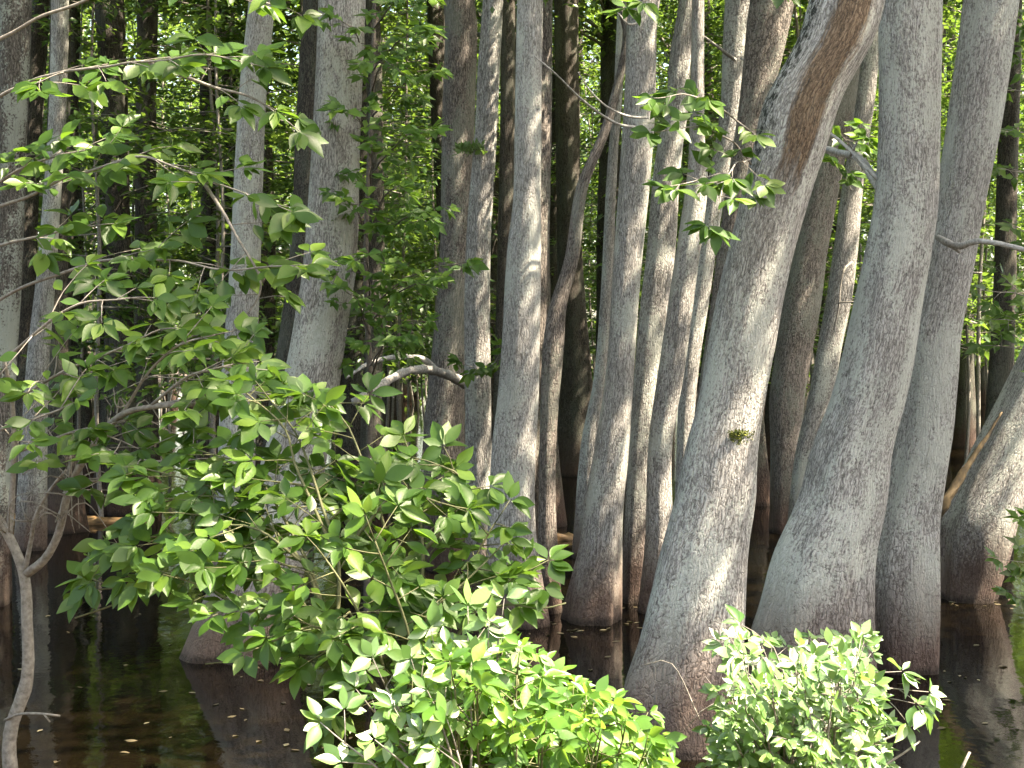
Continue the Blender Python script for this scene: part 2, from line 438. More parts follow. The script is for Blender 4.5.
# ------------------------------------------------------------------ ground and water
def setting():
    xs = np.concatenate([np.linspace(-420, -16, 9), np.linspace(-14, 14, 57), np.linspace(16, 420, 9)])
    ys = np.concatenate([np.linspace(-120, -4, 6), np.linspace(-3, 9, 37), np.linspace(11, 70, 12), np.linspace(78, 600, 8)])
    V, Fc = [], []
    for y in ys:
        for x in xs:
            if y < 6.5:
                z = 0.05 + 0.95 * min(1, max(0, (6.0 - y) / 3.6)) ** 0.9 - max(0, (y - 6.0)) * 1.0
            else:
                z = -0.45 - 0.5 * min(1, (y - 6.5) / 4)
            if y > 74: z = 0.25
            if -15 < x < 15 and y < 9: z += 0.06 * noise.noise(Vector((x * 1.1, y * 1.1, 0)))
            V.append((x, y, z))
    nx = len(xs)
    for j in range(len(ys) - 1):
        for i in range(nx - 1):
            Fc.append((j * nx + i, j * nx + i + 1, (j + 1) * nx + i + 1, (j + 1) * nx + i))
    me = bpy.data.meshes.new('ground'); me.from_pydata(V, [], Fc); me.materials.append(M['mud'])
    for p in me.polygons: p.use_smooth = True
    tag(link('ground', me), 'dark wet soil of the bank and the swamp bed', None, None, 'structure')
    me = bpy.data.meshes.new('water')
    me.from_pydata([(-420, 2, 0), (420, 2, 0), (420, 77, 0), (-420, 77, 0)], [], [(0, 1, 2, 3)])
    me.materials.append(M['water'])
    tag(link('water', me), 'still dark brown swamp water', None, None, 'structure')
setting()

# ------------------------------------------------------------------ the trees one can tell apart
TREES = [
 # label, material, distance, [(px, py, width)], options
 ('leaning', 'big trunk leaning right across the others, with an ochre strip of peeled bark', 'pale', 8.45,
  [(846, 0, 74), (833, 43, 74), (802, 100, 74), (788, 150, 71), (774, 200, 67), (761, 250, 65), (750, 300, 66), (741, 350, 67), (732, 400, 66), (722, 450, 72), (715, 500, 79), (704, 550, 86), (696, 600, 95), (690, 640, 103), (681, 690, 118), (679, 745, 126)], dict(peel=True, sides=64, ds=0.045, flute=0.022)),
 ('right', 'broad pale grey trunk right of the leaning ochre-streaked trunk, foot behind the sunlit shrub', 'pale', 9.8,
  [(911, 0, 61), (910, 128, 60), (907, 200, 63), (898, 256, 65), (889, 300, 67), (880, 350, 70), (868, 400, 73), (852, 450, 79), (842, 500, 87), (826, 550, 99), (817, 600, 110), (811, 640, 122), (808, 690, 130)], dict(sides=64, ds=0.05, flute=0.026)),
 ('right3', 'pale grey trunk right of the broad pale trunk, with a dead branch reaching right', 'pale', 10.4,
  [(992, 0, 53), (984, 60, 53), (974, 128, 52), (961, 200, 50), (951, 256, 50), (942, 300, 50), (934, 338, 52), (931, 380, 52), (924, 438, 54), (910, 512, 60), (905, 560, 68), (903, 600, 71), (902, 640, 69), (901, 672, 68)], dict(sides=56, ds=0.06)),
 ('edge', 'stout swollen trunk leaning out of the right edge of the photo above its dark reflection', 'grey', 13.3,
  [(1120, 200, 50), (1075, 300, 55), (1045, 370, 60), (1009, 450, 68), (982, 512, 76), (974, 550, 72), (966, 598, 58)], dict(sides=44)),
 ('center', 'straight light grey trunk in the centre of the photo, its foot behind hanging leaves', 'pale', 12.05,
  [(530, 0, 26), (528, 128, 27), (527, 200, 28), (524, 256, 34), (519, 384, 40), (514, 450, 44), (512, 512, 46), (513, 560, 52), (518, 625, 62)], dict(sides=52, ds=0.06)),
 ('centerb', 'thin dark grey trunk pressed against the right side of the central light grey trunk', 'brown', 12.9,
  [(539, 0, 26), (537, 128, 28), (536, 256, 25), (531, 384, 28), (527, 512, 22), (527, 607, 30)], {}),
 ('mid', 'tapering grey trunk with a dark brown foot clear in the water right of centre', 'grey', 12.2,
  [(645, 0, 30), (642, 25, 30), (640, 100, 31), (635, 180, 31), (629, 250, 29), (625, 300, 28), (620, 372, 28), (612, 450, 34), (605, 500, 38), (602, 540, 41), (592, 622, 58)], dict(sides=48)),
 ('mid7', 'grey trunk leaning right close behind the tapering trunk with the dark brown foot', 'grey', 13.1,
  [(690, 0, 22), (680, 60, 22), (677, 110, 22), (671, 140, 25), (666, 180, 27), (661, 250, 29), (655, 300, 29), (647, 372, 26), (640, 450, 24), (638, 500, 26), (634, 600, 28)], {}),
 ('mid8', 'slim greenish grey trunk touching the left foot of the leaning ochre-streaked trunk', 'grey', 12.6,
  [(698, 0, 12), (697, 130, 15), (696, 190, 22), (681, 300, 25), (671, 372, 26), (660, 450, 24), (659, 540, 28), (655, 613, 36)], {}),
 ('sunstrip', 'slender trunk lit by a bright sun strip, left of the leaning ochre-streaked trunk', 'pale', 15.5,
  [(740, 0, 30), (735, 60, 26), (731, 117, 24), (714, 199, 19), (700, 300, 18), (689, 372, 18), (684, 450, 16), (682, 562, 20)], {}),
 ('behind', 'brownish trunk mostly hidden behind the upper left side of the leaning ochre-streaked trunk', 'brown', 14.2,
  [(772, 0, 44), (762, 60, 38), (752, 115, 30), (742, 170, 26), (732, 230, 24), (722, 300, 22), (710, 380, 22), (700, 470, 24), (698, 583, 28)], {}),
 ('gapa', 'thicker dim trunk in the gap between the leaning trunk and broad pale trunk', 'brown', 18.0,
  [(862, 0, 22), (850, 60, 26), (838, 128, 30), (828, 170, 30), (811, 250, 33), (802, 300, 38), (794, 350, 36), (787, 400, 34), (786, 450, 30), (785, 533, 30)], {}),
 ('gapb', 'thinner, vine-hung trunk between the leaning trunk and the broad pale trunk', 'grey', 16.5,
  [(876, 0, 18), (866, 100, 18), (854, 180, 20), (846, 250, 24), (839, 300, 25), (829, 350, 24), (820, 400, 25), (808, 460, 27), (800, 550, 30)], {}),
 ('left', 'tall grey trunk left of centre, its wide brown foot bending left beneath hanging leaves', 'grey', 10.9,
  [(342, 0, 46), (337, 128, 47), (331, 256, 51), (322, 320, 53), (310, 390, 56), (297, 450, 62), (282, 510, 72), (262, 570, 86), (237, 655, 108)], dict(sides=52, ds=0.06)),
 ('left10', 'slim light grey trunk left of the tall trunk with the wide brown foot', 'pale', 13.9,
  [(262, 0, 26), (253, 85, 27), (249, 170, 28), (246, 256, 30), (239, 380, 35), (237, 440, 36), (235, 520, 40), (233, 588, 48)], {}),
 ('paira', 'darker, thicker left one of the close pair of trunks left of the central trunk', 'brown', 15.0,
  [(459, 0, 31), (461, 35, 32), (458, 128, 32), (456, 256, 33), (447, 384, 36), (444, 430, 40), (446, 512, 44), (448, 570, 46)], {}),
 ('pairb', 'slim light right one of the close pair of trunks left of the central trunk', 'grey', 13.3,
  [(493, 0, 20), (489, 67, 22), (486, 133, 22), (478, 256, 25), (478, 384, 26), (480, 512, 28), (482, 600, 36)], {}),
 ('leftmost', 'dark lichen-blotched trunk at the left edge of the photo', 'blotched', 13.0,
  [(16, 0, 32), (12, 128, 30), (8, 256, 28), (0, 380, 32), (-8, 480, 38), (-15, 604, 52)], {}),
 ('left2', 'slender grey trunk second from the left edge of the photo', 'grey', 16.5,
  [(60, 0, 17), (57, 128, 17), (48, 256, 18), (38, 360, 22), (34, 450, 26), (32, 550, 32)], {}),
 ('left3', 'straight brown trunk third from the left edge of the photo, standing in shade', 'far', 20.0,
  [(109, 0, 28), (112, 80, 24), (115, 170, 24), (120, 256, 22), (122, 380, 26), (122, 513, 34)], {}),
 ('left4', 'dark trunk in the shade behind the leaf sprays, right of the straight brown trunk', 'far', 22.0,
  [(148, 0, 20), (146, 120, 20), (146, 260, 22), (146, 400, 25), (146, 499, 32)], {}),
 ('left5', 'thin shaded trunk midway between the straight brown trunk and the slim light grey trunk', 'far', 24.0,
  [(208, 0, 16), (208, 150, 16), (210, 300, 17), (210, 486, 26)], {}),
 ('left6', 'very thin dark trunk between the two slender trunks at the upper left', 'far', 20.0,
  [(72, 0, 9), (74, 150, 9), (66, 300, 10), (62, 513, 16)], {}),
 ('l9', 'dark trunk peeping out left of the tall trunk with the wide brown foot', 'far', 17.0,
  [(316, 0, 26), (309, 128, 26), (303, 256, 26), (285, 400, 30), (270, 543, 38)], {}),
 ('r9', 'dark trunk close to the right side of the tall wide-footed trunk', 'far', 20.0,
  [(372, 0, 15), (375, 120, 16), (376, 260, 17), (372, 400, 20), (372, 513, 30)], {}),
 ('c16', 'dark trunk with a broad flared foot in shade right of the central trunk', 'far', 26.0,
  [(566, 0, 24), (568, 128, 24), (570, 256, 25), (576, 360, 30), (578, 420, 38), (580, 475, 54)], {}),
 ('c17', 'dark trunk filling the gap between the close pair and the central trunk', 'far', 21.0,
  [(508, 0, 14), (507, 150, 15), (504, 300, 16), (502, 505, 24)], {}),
 ('slender', 'crooked thin tree right of the central trunk, leaning to the right', 'brown', 12.6,
  [(619, 0, 8), (626, 43, 8), (606, 127, 10), (582, 187, 12), (572, 256, 14), (558, 306, 17), (553, 350, 21), (548, 430, 17), (547, 512, 17), (548, 613, 26)], dict(sides=24, top=7.0)),
 ('six', 'thin grey trunk half hidden behind the left side of the tapering brown-footed trunk', 'grey', 15.8,
  [(622, 0, 9), (618, 90, 9), (612, 170, 10), (606, 300, 12), (600, 380, 14), (590, 450, 20), (585, 558, 26)], {}),
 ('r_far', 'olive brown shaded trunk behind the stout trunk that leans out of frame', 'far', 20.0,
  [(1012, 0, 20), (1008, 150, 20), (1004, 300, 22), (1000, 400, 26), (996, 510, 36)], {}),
]
T = {}
for i, (key, label, mat, d, pix, opt) in enumerate(TREES):
    o = dict(sides=32, ds=0.09); o.update(opt); o.setdefault('top', 12.0 + (i * 37 % 10) * 0.25)
    me, org, topp = trunk_mesh('trunk', pix, d, M[mat], seed=i + 1, **o)
    e = empty('swamp_tree', org)
    tag(e, label, 'tree')
    tr = link('trunk', me, e)
    sc = {'slender': 0.45, 'edge': 0.4}.get(key, 0.85 + (i * 53 % 7) * 0.06)
    add_crown(e, topp - org + Vector((0, 0, -0.6)), i, sc, i * 1.3)
    T[key] = (e, org)

def part_tube(key, name, pix_list, mat, sides=8, wob=0.45):
    e, org = T[key]
    tb = Tubes()
    for pts, r0, r1 in pix_list:
        tb.add([Vector(c) for c in catmull([tuple(at(*q)) for q in pts], 0.05)], r0, r1, sides, wob)
    return link(name, tb.mesh(name, mat, org), e)

# dead branches and stubs carried by the trees
part_tube('paira', 'dead_branch', [([(466, 384, 14.6), (450, 376, 13.6), (430, 370, 13.0), (405, 372, 12.4), (380, 386, 11.9), (354, 402, 11.5)], 0.055, 0.030),
                                   ([(436, 371, 13.2), (424, 360, 13.0), (400, 357, 12.8), (372, 362, 12.6), (346, 378, 12.4)], 0.035, 0.012),
                                   ([(385, 383, 12.0), (372, 400, 11.9), (362, 418, 11.8)], 0.012, 0.004),
                                   ([(380, 386, 11.9), (394, 398, 11.8)], 0.010, 0.003)], M['dead'])
part_tube('right3', 'dead_branch', [([(938, 238, 10.15), (950, 244, 9.9), (962, 246, 9.75), (976, 241, 9.6), (1000, 244, 9.5), (1040, 254, 9.4), (1080, 268, 9.2)], 0.026, 0.014),
                                    ([(942, 240, 10.1), (952, 247, 9.9), (960, 252, 9.8)], 0.020, 0.010)], M['dead'])
part_tube('right', 'dead_branch', [([(884, 196, 9.75), (872, 176, 10.0), (858, 158, 10.2), (838, 152, 10.5), (815, 146, 10.8)], 0.036, 0.020),
                                   ([(880, 180, 9.8), (864, 165, 9.9), (848, 148, 10.0), (828, 132, 10.1), (812, 122, 10.2)], 0.016, 0.009),
                                   ([(850, 156, 10.2), (857, 142, 10.1)], 0.012, 0.006)], M['dead'])
part_tube('sunstrip', 'dead_branch', [([(735, 60, 14.6), (722, 50, 14.3), (706, 38, 14.0), (690, 25, 13.8)], 0.02, 0.008),
                                      ([(742, 58, 14.8), (758, 72, 14.4), (775, 86, 14.0)], 0.02, 0.008)], M['dead'])
part_tube('mid', 'bare_twig', [([(640, 128, 11.9), (618, 124, 11.7), (598, 112, 11.5), (578, 96, 11.3), (556, 74, 11.1), (534, 56, 11.0)], 0.013, 0.005),
                               ([(648, 118, 12.0), (628, 116, 11.8), (606, 106, 11.6), (588, 88, 11.5), (578, 72, 11.4)], 0.012, 0.004),
                               ([(640, 22, 12.0), (628, 24, 11.9), (616, 10, 11.8)], 0.012, 0.006)], M['dead'])
part_tube('edge', 'broken_strip', [([(1002, 412, 13.0), (985, 440, 12.98), (965, 470, 12.95), (948, 498, 12.9), (936, 516, 12.9)], 0.008, 0.05)], M['snag'], 9, 0.8)
part_tube('gapb', 'hanging_vine', [([(852, 262, 16.2), (844, 270, 16.1), (840, 290, 16.1), (839, 305, 16.1), (834, 330, 16.2)], 0.012, 0.008),
                                   ([(866, 302, 15.9), (848, 302, 16.0), (838, 303, 16.1)], 0.010, 0.008)], M['twig'])

# moss patch on the leaning trunk and a fern tuft on the close pair
e, org = T['leaning']
L = Leaves()
for k in range(420):
    u, v = max(-12, min(12, random.gauss(0, 6.5))), max(-11, random.gauss(0, 5))
    if v > 3 - abs(u) * 0.15: v = 3 - abs(random.gauss(0, 3))
    px, py = 741 + u * (1.0 - 0.04 * max(0, -v)) , 434 - v
    cx = 725 - (py - 435) * 0.15
    rr = 0.214; off = max(-0.97, min(0.97, (px - cx) / F * 8.45 / rr))
    p = at(px, py, 8.45 - rr * math.sqrt(1 - off * off) + random.uniform(-0.006, 0.012))
    L.add(p, Vector((random.gauss(0, .7), -0.4, random.gauss(0.1, .7))), rv(0.7) + Vector((0.3, -1, 0.3)), random.uniform(0.010, 0.022), random.random())
link('moss_patch', L.mesh('moss_patch', M['mossleaf'], 'far', org), e)
L = Leaves()
for k in range(150):
    p = at(random.uniform(457, 484), random.gauss(150, 2), 13.1 + random.uniform(-0.05, 0.3))
    L.add(p, Vector((random.gauss(0, .6), -0.5, random.gauss(0.5, .5))), rv(1) + Vector((0, -0.6, 0.4)), random.uniform(0.04, 0.10), random.random())
e, org = T['pairb']
link('fern_tuft', L.mesh('fern_tuft', M['fern'], 'mid', org), e)

# ------------------------------------------------------------------ leafy shrubs and saplings near the camera
def shrub(name, label, cat, root, build, leafmat_, twigmat, tmpl='near', group=None):
    L, Tb = Leaves(), Tubes()
    build(L, Tb)
    e = empty(name, root); tag(e, label, cat, group)
    link('stem', Tb.mesh('stem', twigmat, root), e)
    link('foliage', L.mesh('foliage', leafmat_, tmpl, tuple(root)), e)
    return e

def gz(y): return 0.05 + 0.95 * min(1, max(0, (6.0 - y) / 3.6)) ** 0.9
def root_at(px, d): p = at(px, 900, d); return Vector((p.x, d, gz(d)))
def stem(Tb, pts, r0, r1, sides=8, wob=0.2):
    P = [tuple(p) if isinstance(p, Vector) else tuple(at(*p)) for p in pts]
    Tb.add([Vector(c) for c in catmull(P, 0.04)], r0, r1, sides, wob)

# 1. grey-stemmed shrub at the left
rA = root_at(12, 5.6)
def bA(L, Tb):
    stem(Tb, [rA, (12, 800, 5.6), (10, 735, 5.6), (27, 680, 5.6), (27, 620, 5.6), (24, 575, 5.6), (8, 535, 5.6), (-12, 505, 5.55)], 0.033, 0.018, 10)
    stem(Tb, [(24, 575, 5.6), (44, 560, 5.55), (58, 535, 5.5), (66, 500, 5.45), (74, 478, 5.4), (95, 442, 5.35), (120, 416, 5.3), (150, 407, 5.2), (195, 404, 5.1)], 0.018, 0.009)
    stem(Tb, [(24, 575, 5.6), (31, 540, 5.55), (36, 515, 5.5), (50, 490, 5.45), (66, 470, 5.4)], 0.011, 0.005)
    stem(Tb, [(9, 537, 5.6), (12, 500, 5.6), (14, 450, 5.55), (12, 400, 5.5), (4, 360, 5.4)], 0.014, 0.007)
    stem(Tb, [(70, 490, 5.4), (90, 494, 5.3), (115, 496, 5.25), (140, 494, 5.2)], 0.006, 0.003)
    stem(Tb, [(5, 720, 5.6), (20, 714, 5.5), (45, 714, 5.4), (60, 716, 5.4)], 0.006, 0.004)
    stem(Tb, [(44, 714, 5.4), (50, 722, 5.4)], 0.004, 0.003)
    for k in range(46):     # dry bare twiglets
        px, py = random.choice([(66, 492), (60, 520), (20, 470), (12, 440), (110, 425), (8, 530), (72, 480), (130, 410), (172, 405), (30, 520)])
        a = random.uniform(0, 6.28); l = random.uniform(18, 70)
        q = (px + math.cos(a) * l * .5 + random.gauss(0, 4), py - abs(math.sin(a)) * l * .4 + random.gauss(0, 6), 5.4 + random.uniform(-.15, .15))
        q2 = (px + math.cos(a) * l, py + math.sin(a) * l * 0.7, 5.4 + random.uniform(-.25, .25))
        stem(Tb, [(px + random.gauss(0, 3), py + random.gauss(0, 3), 5.42), q, q2], 0.0032, 0.0014, 4)
    B = lambda pix, **k: bough(L, Tb, pix, 0.007, 0.003, **dict(dict(leaf=0.096, side_len=0.28, gap=0.046, flat=0.25), **k))
    B([(150, 407, 5.2), (200, 395, 5.1), (250, 392, 5.0), (300, 400, 5.0)])
    B([(120, 416, 5.3), (150, 370, 5.2), (180, 345, 5.1), (215, 335, 5.1)])
    B([(12, 400, 5.5), (60, 372, 5.4), (110, 352, 5.3), (160, 330, 5.2)])
    B([(4, 360, 5.4), (40, 330, 5.3), (80, 305, 5.2), (130, 298, 5.2)])
    B([(14, 450, 5.5), (50, 440, 5.4), (85, 430, 5.3), (120, 440, 5.2)])
    B([(0, 430, 5.3), (30, 420, 5.2), (60, 408, 5.1)])
    B([(95, 442, 5.35), (120, 455, 5.2), (150, 462, 5.1), (190, 460, 5.1)])
    B([(72, 480, 5.4), (100, 480, 5.3), (120, 470, 5.2)], start=0.5)
    B([(150, 407, 5.2), (180, 380, 5.1), (210, 370, 5.0), (235, 365, 5.0)])
shrub('leafy_shrub', 'grey-stemmed shrub with dry twigs and an arching branch at the left edge', 'shrub', rA, bA, M['leaf'], M['twig'])

# 2. big hanging shrub left of centre
rB = root_at(440, 4.3)
def bB(L, Tb):
    stem(Tb, [rB, (425, 800, 4.3), (400, 730, 4.3), (370, 680, 4.35), (336, 645, 4.4)], 0.018, 0.009)
    stem(Tb, [rB, (460, 820, 4.3), (455, 740, 4.35), (440, 670, 4.4), (420, 600, 4.5)], 0.015, 0.008)
    B = lambda pix, **k: bough(L, Tb, pix, 0.007, 0.0028, **dict(dict(leaf=0.090, side_len=0.25, gap=0.034, flat=0.25), **k))
    B([(336, 645, 4.4), (294, 595, 4.45), (254, 562, 4.5), (200, 545, 4.6), (150, 538, 4.7), (112, 548, 4.75)])
    B([(336, 645, 4.4), (310, 570, 4.5), (280, 510, 4.6), (250, 470, 4.7), (215, 455, 4.8)])
    B([(336, 645, 4.4), (340, 560, 4.45), (320, 500, 4.55), (300, 440, 4.65), (270, 400, 4.7)])
    B([(420, 600, 4.5), (390, 540, 4.55), (370, 480, 4.6), (350, 430, 4.65), (330, 405, 4.7)])
    B([(420, 600, 4.5), (425, 550, 4.5), (420, 500, 4.55), (410, 460, 4.6)])
    B([(440, 670, 4.4), (455, 610, 4.45), (475, 560, 4.5), (495, 525, 4.5)])
    B([(440, 670, 4.4), (470, 620, 4.4), (500, 590, 4.4), (525, 575, 4.4)], side_len=0.16)
    B([(370, 680, 4.35), (345, 640, 4.3), (310, 625, 4.25), (275, 640, 4.2)])
    B([(400, 730, 4.3), (380, 660, 4.25), (350, 600, 4.2), (325, 560, 4.2)])
    B([(400, 730, 4.3), (410, 640, 4.2), (390, 580, 4.15), (375, 540, 4.1)])
    B([(294, 595, 4.45), (250, 610, 4.4), (215, 590, 4.4), (185, 580, 4.4)], side_len=0.16)
    B([(254, 562, 4.5), (215, 510, 4.6), (185, 500, 4.7), (160, 505, 4.75)])
    B([(310, 570, 4.5), (260, 530, 4.5), (220, 525, 4.55)])
    B([(340, 560, 4.45), (370, 520, 4.4), (400, 490, 4.4), (440, 500, 4.4)])
    B([(336, 645, 4.4), (300, 560, 4.5), (240, 500, 4.65), (190, 480, 4.75), (150, 470, 4.8)])
    B([(254, 562, 4.5), (200, 560, 4.6), (150, 570, 4.65)], side_len=0.16)
    B([(370, 680, 4.35), (350, 610, 4.4), (330, 650, 4.3), (345, 665, 4.2)], side_len=0.2)
    B([(340, 560, 4.45), (300, 475, 4.6), (285, 430, 4.65), (250, 395, 4.7)])
    B([(425, 550, 4.5), (450, 520, 4.5), (465, 480, 4.55), (440, 465, 4.55)], side_len=0.16)
    B([(440, 670, 4.4), (430, 620, 4.35), (455, 590, 4.35), (490, 560, 4.4)])
    stem(Tb, [(480, 612, 4.4), (510, 604, 4.35), (540, 609, 4.3), (566, 603, 4.3)], 0.004, 0.0025, 5)
    # sparse long twig low at the left with a single leaf cluster
    stem(Tb, [(160, 560, 4.75), (150, 582, 4.8), (120, 602, 4.85), (75, 618, 4.9)], 0.005, 0.003, 5)
    for q in ((85, 575), (62, 590)):
        p = at(q[0], q[1], 4.88); twig(L, Tb, at(120, 588, 4.86), p - at(120, 588, 4.86), 0.16, 0.10)
    stem(Tb, [(244, 625, 4.4), (238, 645, 4.4), (222, 662, 4.4), (205, 664, 4.4)], 0.004, 0.002, 5)
shrub('leafy_shrub', 'large green shrub of hanging boughs in front of the trunk with the wide foot', 'shrub', rB, bB, M['leaf'], M['greentwig'])

# 3. bright shrub at the bottom centre
rC = root_at(530, 3.9)
def bC(L, Tb):
    fc = Vector((0.0, -0.55, 0.8))
    for k in range(110):
        x = 405 + 240 * random.random() ** 1.1
        edge = 668 + 45 * max(0, (470 - x) / 65) if x < 500 else 668 + (x - 500) * 0.50 + max(0, x - 610) * 0.25
        topy = edge + 95 * random.random() ** 1.3
        dd = random.uniform(3.7, 4.5)
        base = (520 + (x - 520) * 0.5, 880, 4.0)
        midp = (520 + (x - 520) * 0.85, (topy + 880) / 2 - 5, (dd + 4.0) / 2)
        bough(L, Tb, [base, midp, (x, topy, dd)], 0.006, 0.0025, leaf=0.062, side_len=0.11, gap=0.036, start=0.4, droop=0.75, face=fc, whorl=5)
shrub('leafy_shrub', 'dense bright yellow-green shrub at the bottom centre of the photo', 'shrub', rC, bC, M['leaf_bright'], M['greentwig'])

# 3b. its pale-leaved neighbour at the left
rE = root_at(440, 3.7)
def bE(L, Tb):
    fc = Vector((0.31, -0.64, 0.71))
    for x, y, d in ((470, 640, 4.0), (440, 660, 4.0), (420, 690, 3.95), (385, 690, 3.9), (375, 715, 3.9), (470, 690, 3.8), (440, 720, 3.75), (410, 735, 3.8), (345, 742, 3.8), (490, 655, 4.0), (455, 750, 3.7), (400, 760, 3.7), (500, 630, 4.05)):
        bough(L, Tb, [(450, 860, 3.75), ((450 + x) / 2 + 12, (860 + y) / 2 - 5, d), (x, y, d)], 0.006, 0.0025, leaf=0.072, side_len=0.11, gap=0.065, start=0.7, face=fc, spread=0.3)
shrub('leafy_shrub', 'small open shrub with pale leaves left of the dense yellow-green shrub', 'shrub', rE, bE, M['leaf_glossy'], M['twig'])

# 4. sunlit shrub at the foot of the leaning trunk
rD = root_at(800, 4.2)
def bD(L, Tb):
    fc = Vector((0.31, -0.62, 0.72))
    for k in range(74):
        x = random.uniform(732, 872)
        edge = 646 + abs(x - 800) * 0.28
        topy = edge + 130 * random.random()
        dd = random.uniform(3.9, 4.7)
        bough(L, Tb, [(795 + (x - 800) * 0.4, 880, 4.2), (800 + (x - 800) * 0.8, (topy + 880) / 2 - 5, 4.25), (x, topy, dd)], 0.006, 0.002, leaf=0.050, side_len=0.09, gap=0.038, start=0.4, droop=0.3, face=fc, spread=0.32)
    for x, y in ((898, 688), (885, 696), (872, 672), (765, 642), (752, 655)):
        bough(L, Tb, [(800, 800, 4.2), ((800 + x) / 2, (740 + y) / 2 - 20, 4.2), (x, y, 4.2)], 0.006, 0.002, leaf=0.07, side_len=0.12, gap=0.07, start=0.4, face=fc)
    stem(Tb, [(830, 800, 4.2), (862, 752, 4.25), (895, 735, 4.3), (926, 717, 4.3)], 0.006, 0.003, 5)
    stem(Tb, [(850, 800, 4.1), (885, 765, 4.15), (905, 752, 4.15), (920, 741, 4.15)], 0.005, 0.003, 5)
    stem(Tb, [(955, 800, 4.0), (962, 768, 4.0), (970, 752, 4.0)], 0.007, 0.004, 5)
    for pts in ([(735, 768, 4.3), (738, 735, 4.4), (722, 700, 4.5), (705, 676, 4.6)], [(722, 700, 4.5), (700, 712, 4.5), (685, 730, 4.5)], [(728, 712, 4.45), (727, 685, 4.5), (733, 668, 4.5)], [(700, 720, 4.5), (672, 664, 4.6), (640, 666, 4.7)]):
        stem(Tb, pts, 0.0022, 0.001, 4)
shrub('leafy_shrub', 'sunlit small-leaved shrub with white glints and dead twigs at the bottom right', 'shrub', rD, bD, M['leaf_glossy'], M['twig'])

# 5. saplings whose sprays hang across the upper left, the middle and the right edge
pS = at(-70, 640, 6.4); rS = Vector((pS.x, 6.4, -0.35))
def bS(L, Tb):
    stem(Tb, [rS, (-70, 560, 6.4), (-62, 380, 6.4), (-50, 220, 6.4), (-40, 60, 6.35), (-30, -80, 6.3)], 0.035, 0.018)
    B = lambda pix, **k: bough(L, Tb, pix, 0.009, 0.003, **dict(dict(leaf=0.116, side_len=0.33, gap=0.08, flat=0.2), **k))
    B([(-48, 130, 6.4), (20, 85, 6.2), (80, 70, 6.0), (140, 62, 5.9), (205, 55, 5.8), (245, 62, 5.7)], start=0.3)
    B([(-50, 220, 6.4), (10, 175, 6.2), (50, 158, 6.1), (85, 150, 6.0)], start=0.3)
    B([(-50, 230, 6.4), (40, 190, 6.1), (110, 165, 5.9), (150, 158, 5.8), (200, 178, 5.7), (235, 190, 5.6), (275, 202, 5.5)], start=0.3)
    B([(-52, 260, 6.4), (40, 235, 6.1), (95, 225, 5.95)], start=0.45)
    B([(-60, 330, 6.4), (20, 290, 6.1), (100, 262, 5.9), (170, 262, 5.7), (230, 270, 5.6), (290, 268, 5.5)], start=0.45)
    B([(-40, 60, 6.35), (60, 10, 6.2), (150, -15, 6.0), (230, -5, 5.9), (285, 8, 5.8)], start=0.7)
    B([(150, 62, 5.9), (205, 85, 5.8), (250, 95, 5.75), (285, 120, 5.7)], start=0.3, side_len=0.2)
    B([(200, 178, 5.7), (240, 240, 5.6), (262, 285, 5.6), (240, 320, 5.6)], start=0.3)
shrub('sapling', 'sapling with level leafy sprays across the dark trunks at the upper left', 'tree', rS, bS, M['leaf'], M['twig'])

pQ = at(368, 640, 11.5); rQ = Vector((pQ.x, 11.5, -0.4))
def bQ(L, Tb):
    stem(Tb, [rQ, (367, 560, 11.5), (370, 400, 11.5), (366, 250, 11.5), (372, 100, 11.5), (376, -60, 11.5)], 0.030, 0.016)
    B = lambda pix, **k: bough(L, Tb, pix, 0.009, 0.003, **dict(dict(leaf=0.118, side_len=0.30, gap=0.085, flat=0.25), **k))
    for x, y, r in ((340, 20, 1), (425, 30, 1), (350, 110, 1), (430, 130, 1), (428, 75, 1), (345, 200, 1), (430, 210, 1), (462, 262, 1), (436, 278, 1), (345, 290, 1), (420, 320, 1), (395, 335, 1), (385, 60, 1), (420, -10, 1), (372, 150, 1), (400, 185, 1), (366, 255, 1)):
        B([(370, y + 45, 11.4), ((370 + x) / 2, y + 12, 10.6), (x, y, 10.0 + random.uniform(-.3, .4))], start=0.3)
shrub('sapling', 'slim broad-leaved sapling between the tall wide-footed trunk and the close pair', 'tree', rQ, bQ, M['leaf'], M['darktwig'], 'mid')

pR = at(1085, 640, 11.5); rR = Vector((pR.x, 11.5, -0.4))
def bR(L, Tb):
    stem(Tb, [rR, (1085, 560, 11.5), (1078, 400, 11.5), (1070, 250, 11.5), (1066, 80, 11.5), (1060, -60, 11.5)], 0.03, 0.015)
    for x, y in ((1000, 130), (1010, 170), (1030, 60), (985, 290), (1005, 320), (1020, 230), (990, 345), (1030, 310), (1015, 90), (1022, 20), (1010, 560), (1018, 590), (1030, 520)):
        bough(L, Tb, [(1074, y + 40, 11.5), ((1074 + x) / 2, y + 8, 11.2), (x, y, 11.0)], 0.009, 0.003, leaf=0.13, side_len=0.34, gap=0.14, start=0.25)
shrub('sapling', 'sapling with leaf sprays at the right edge, beyond the dead branch', 'tree', rR, bR, M['leaf'], M['twig'], 'mid')

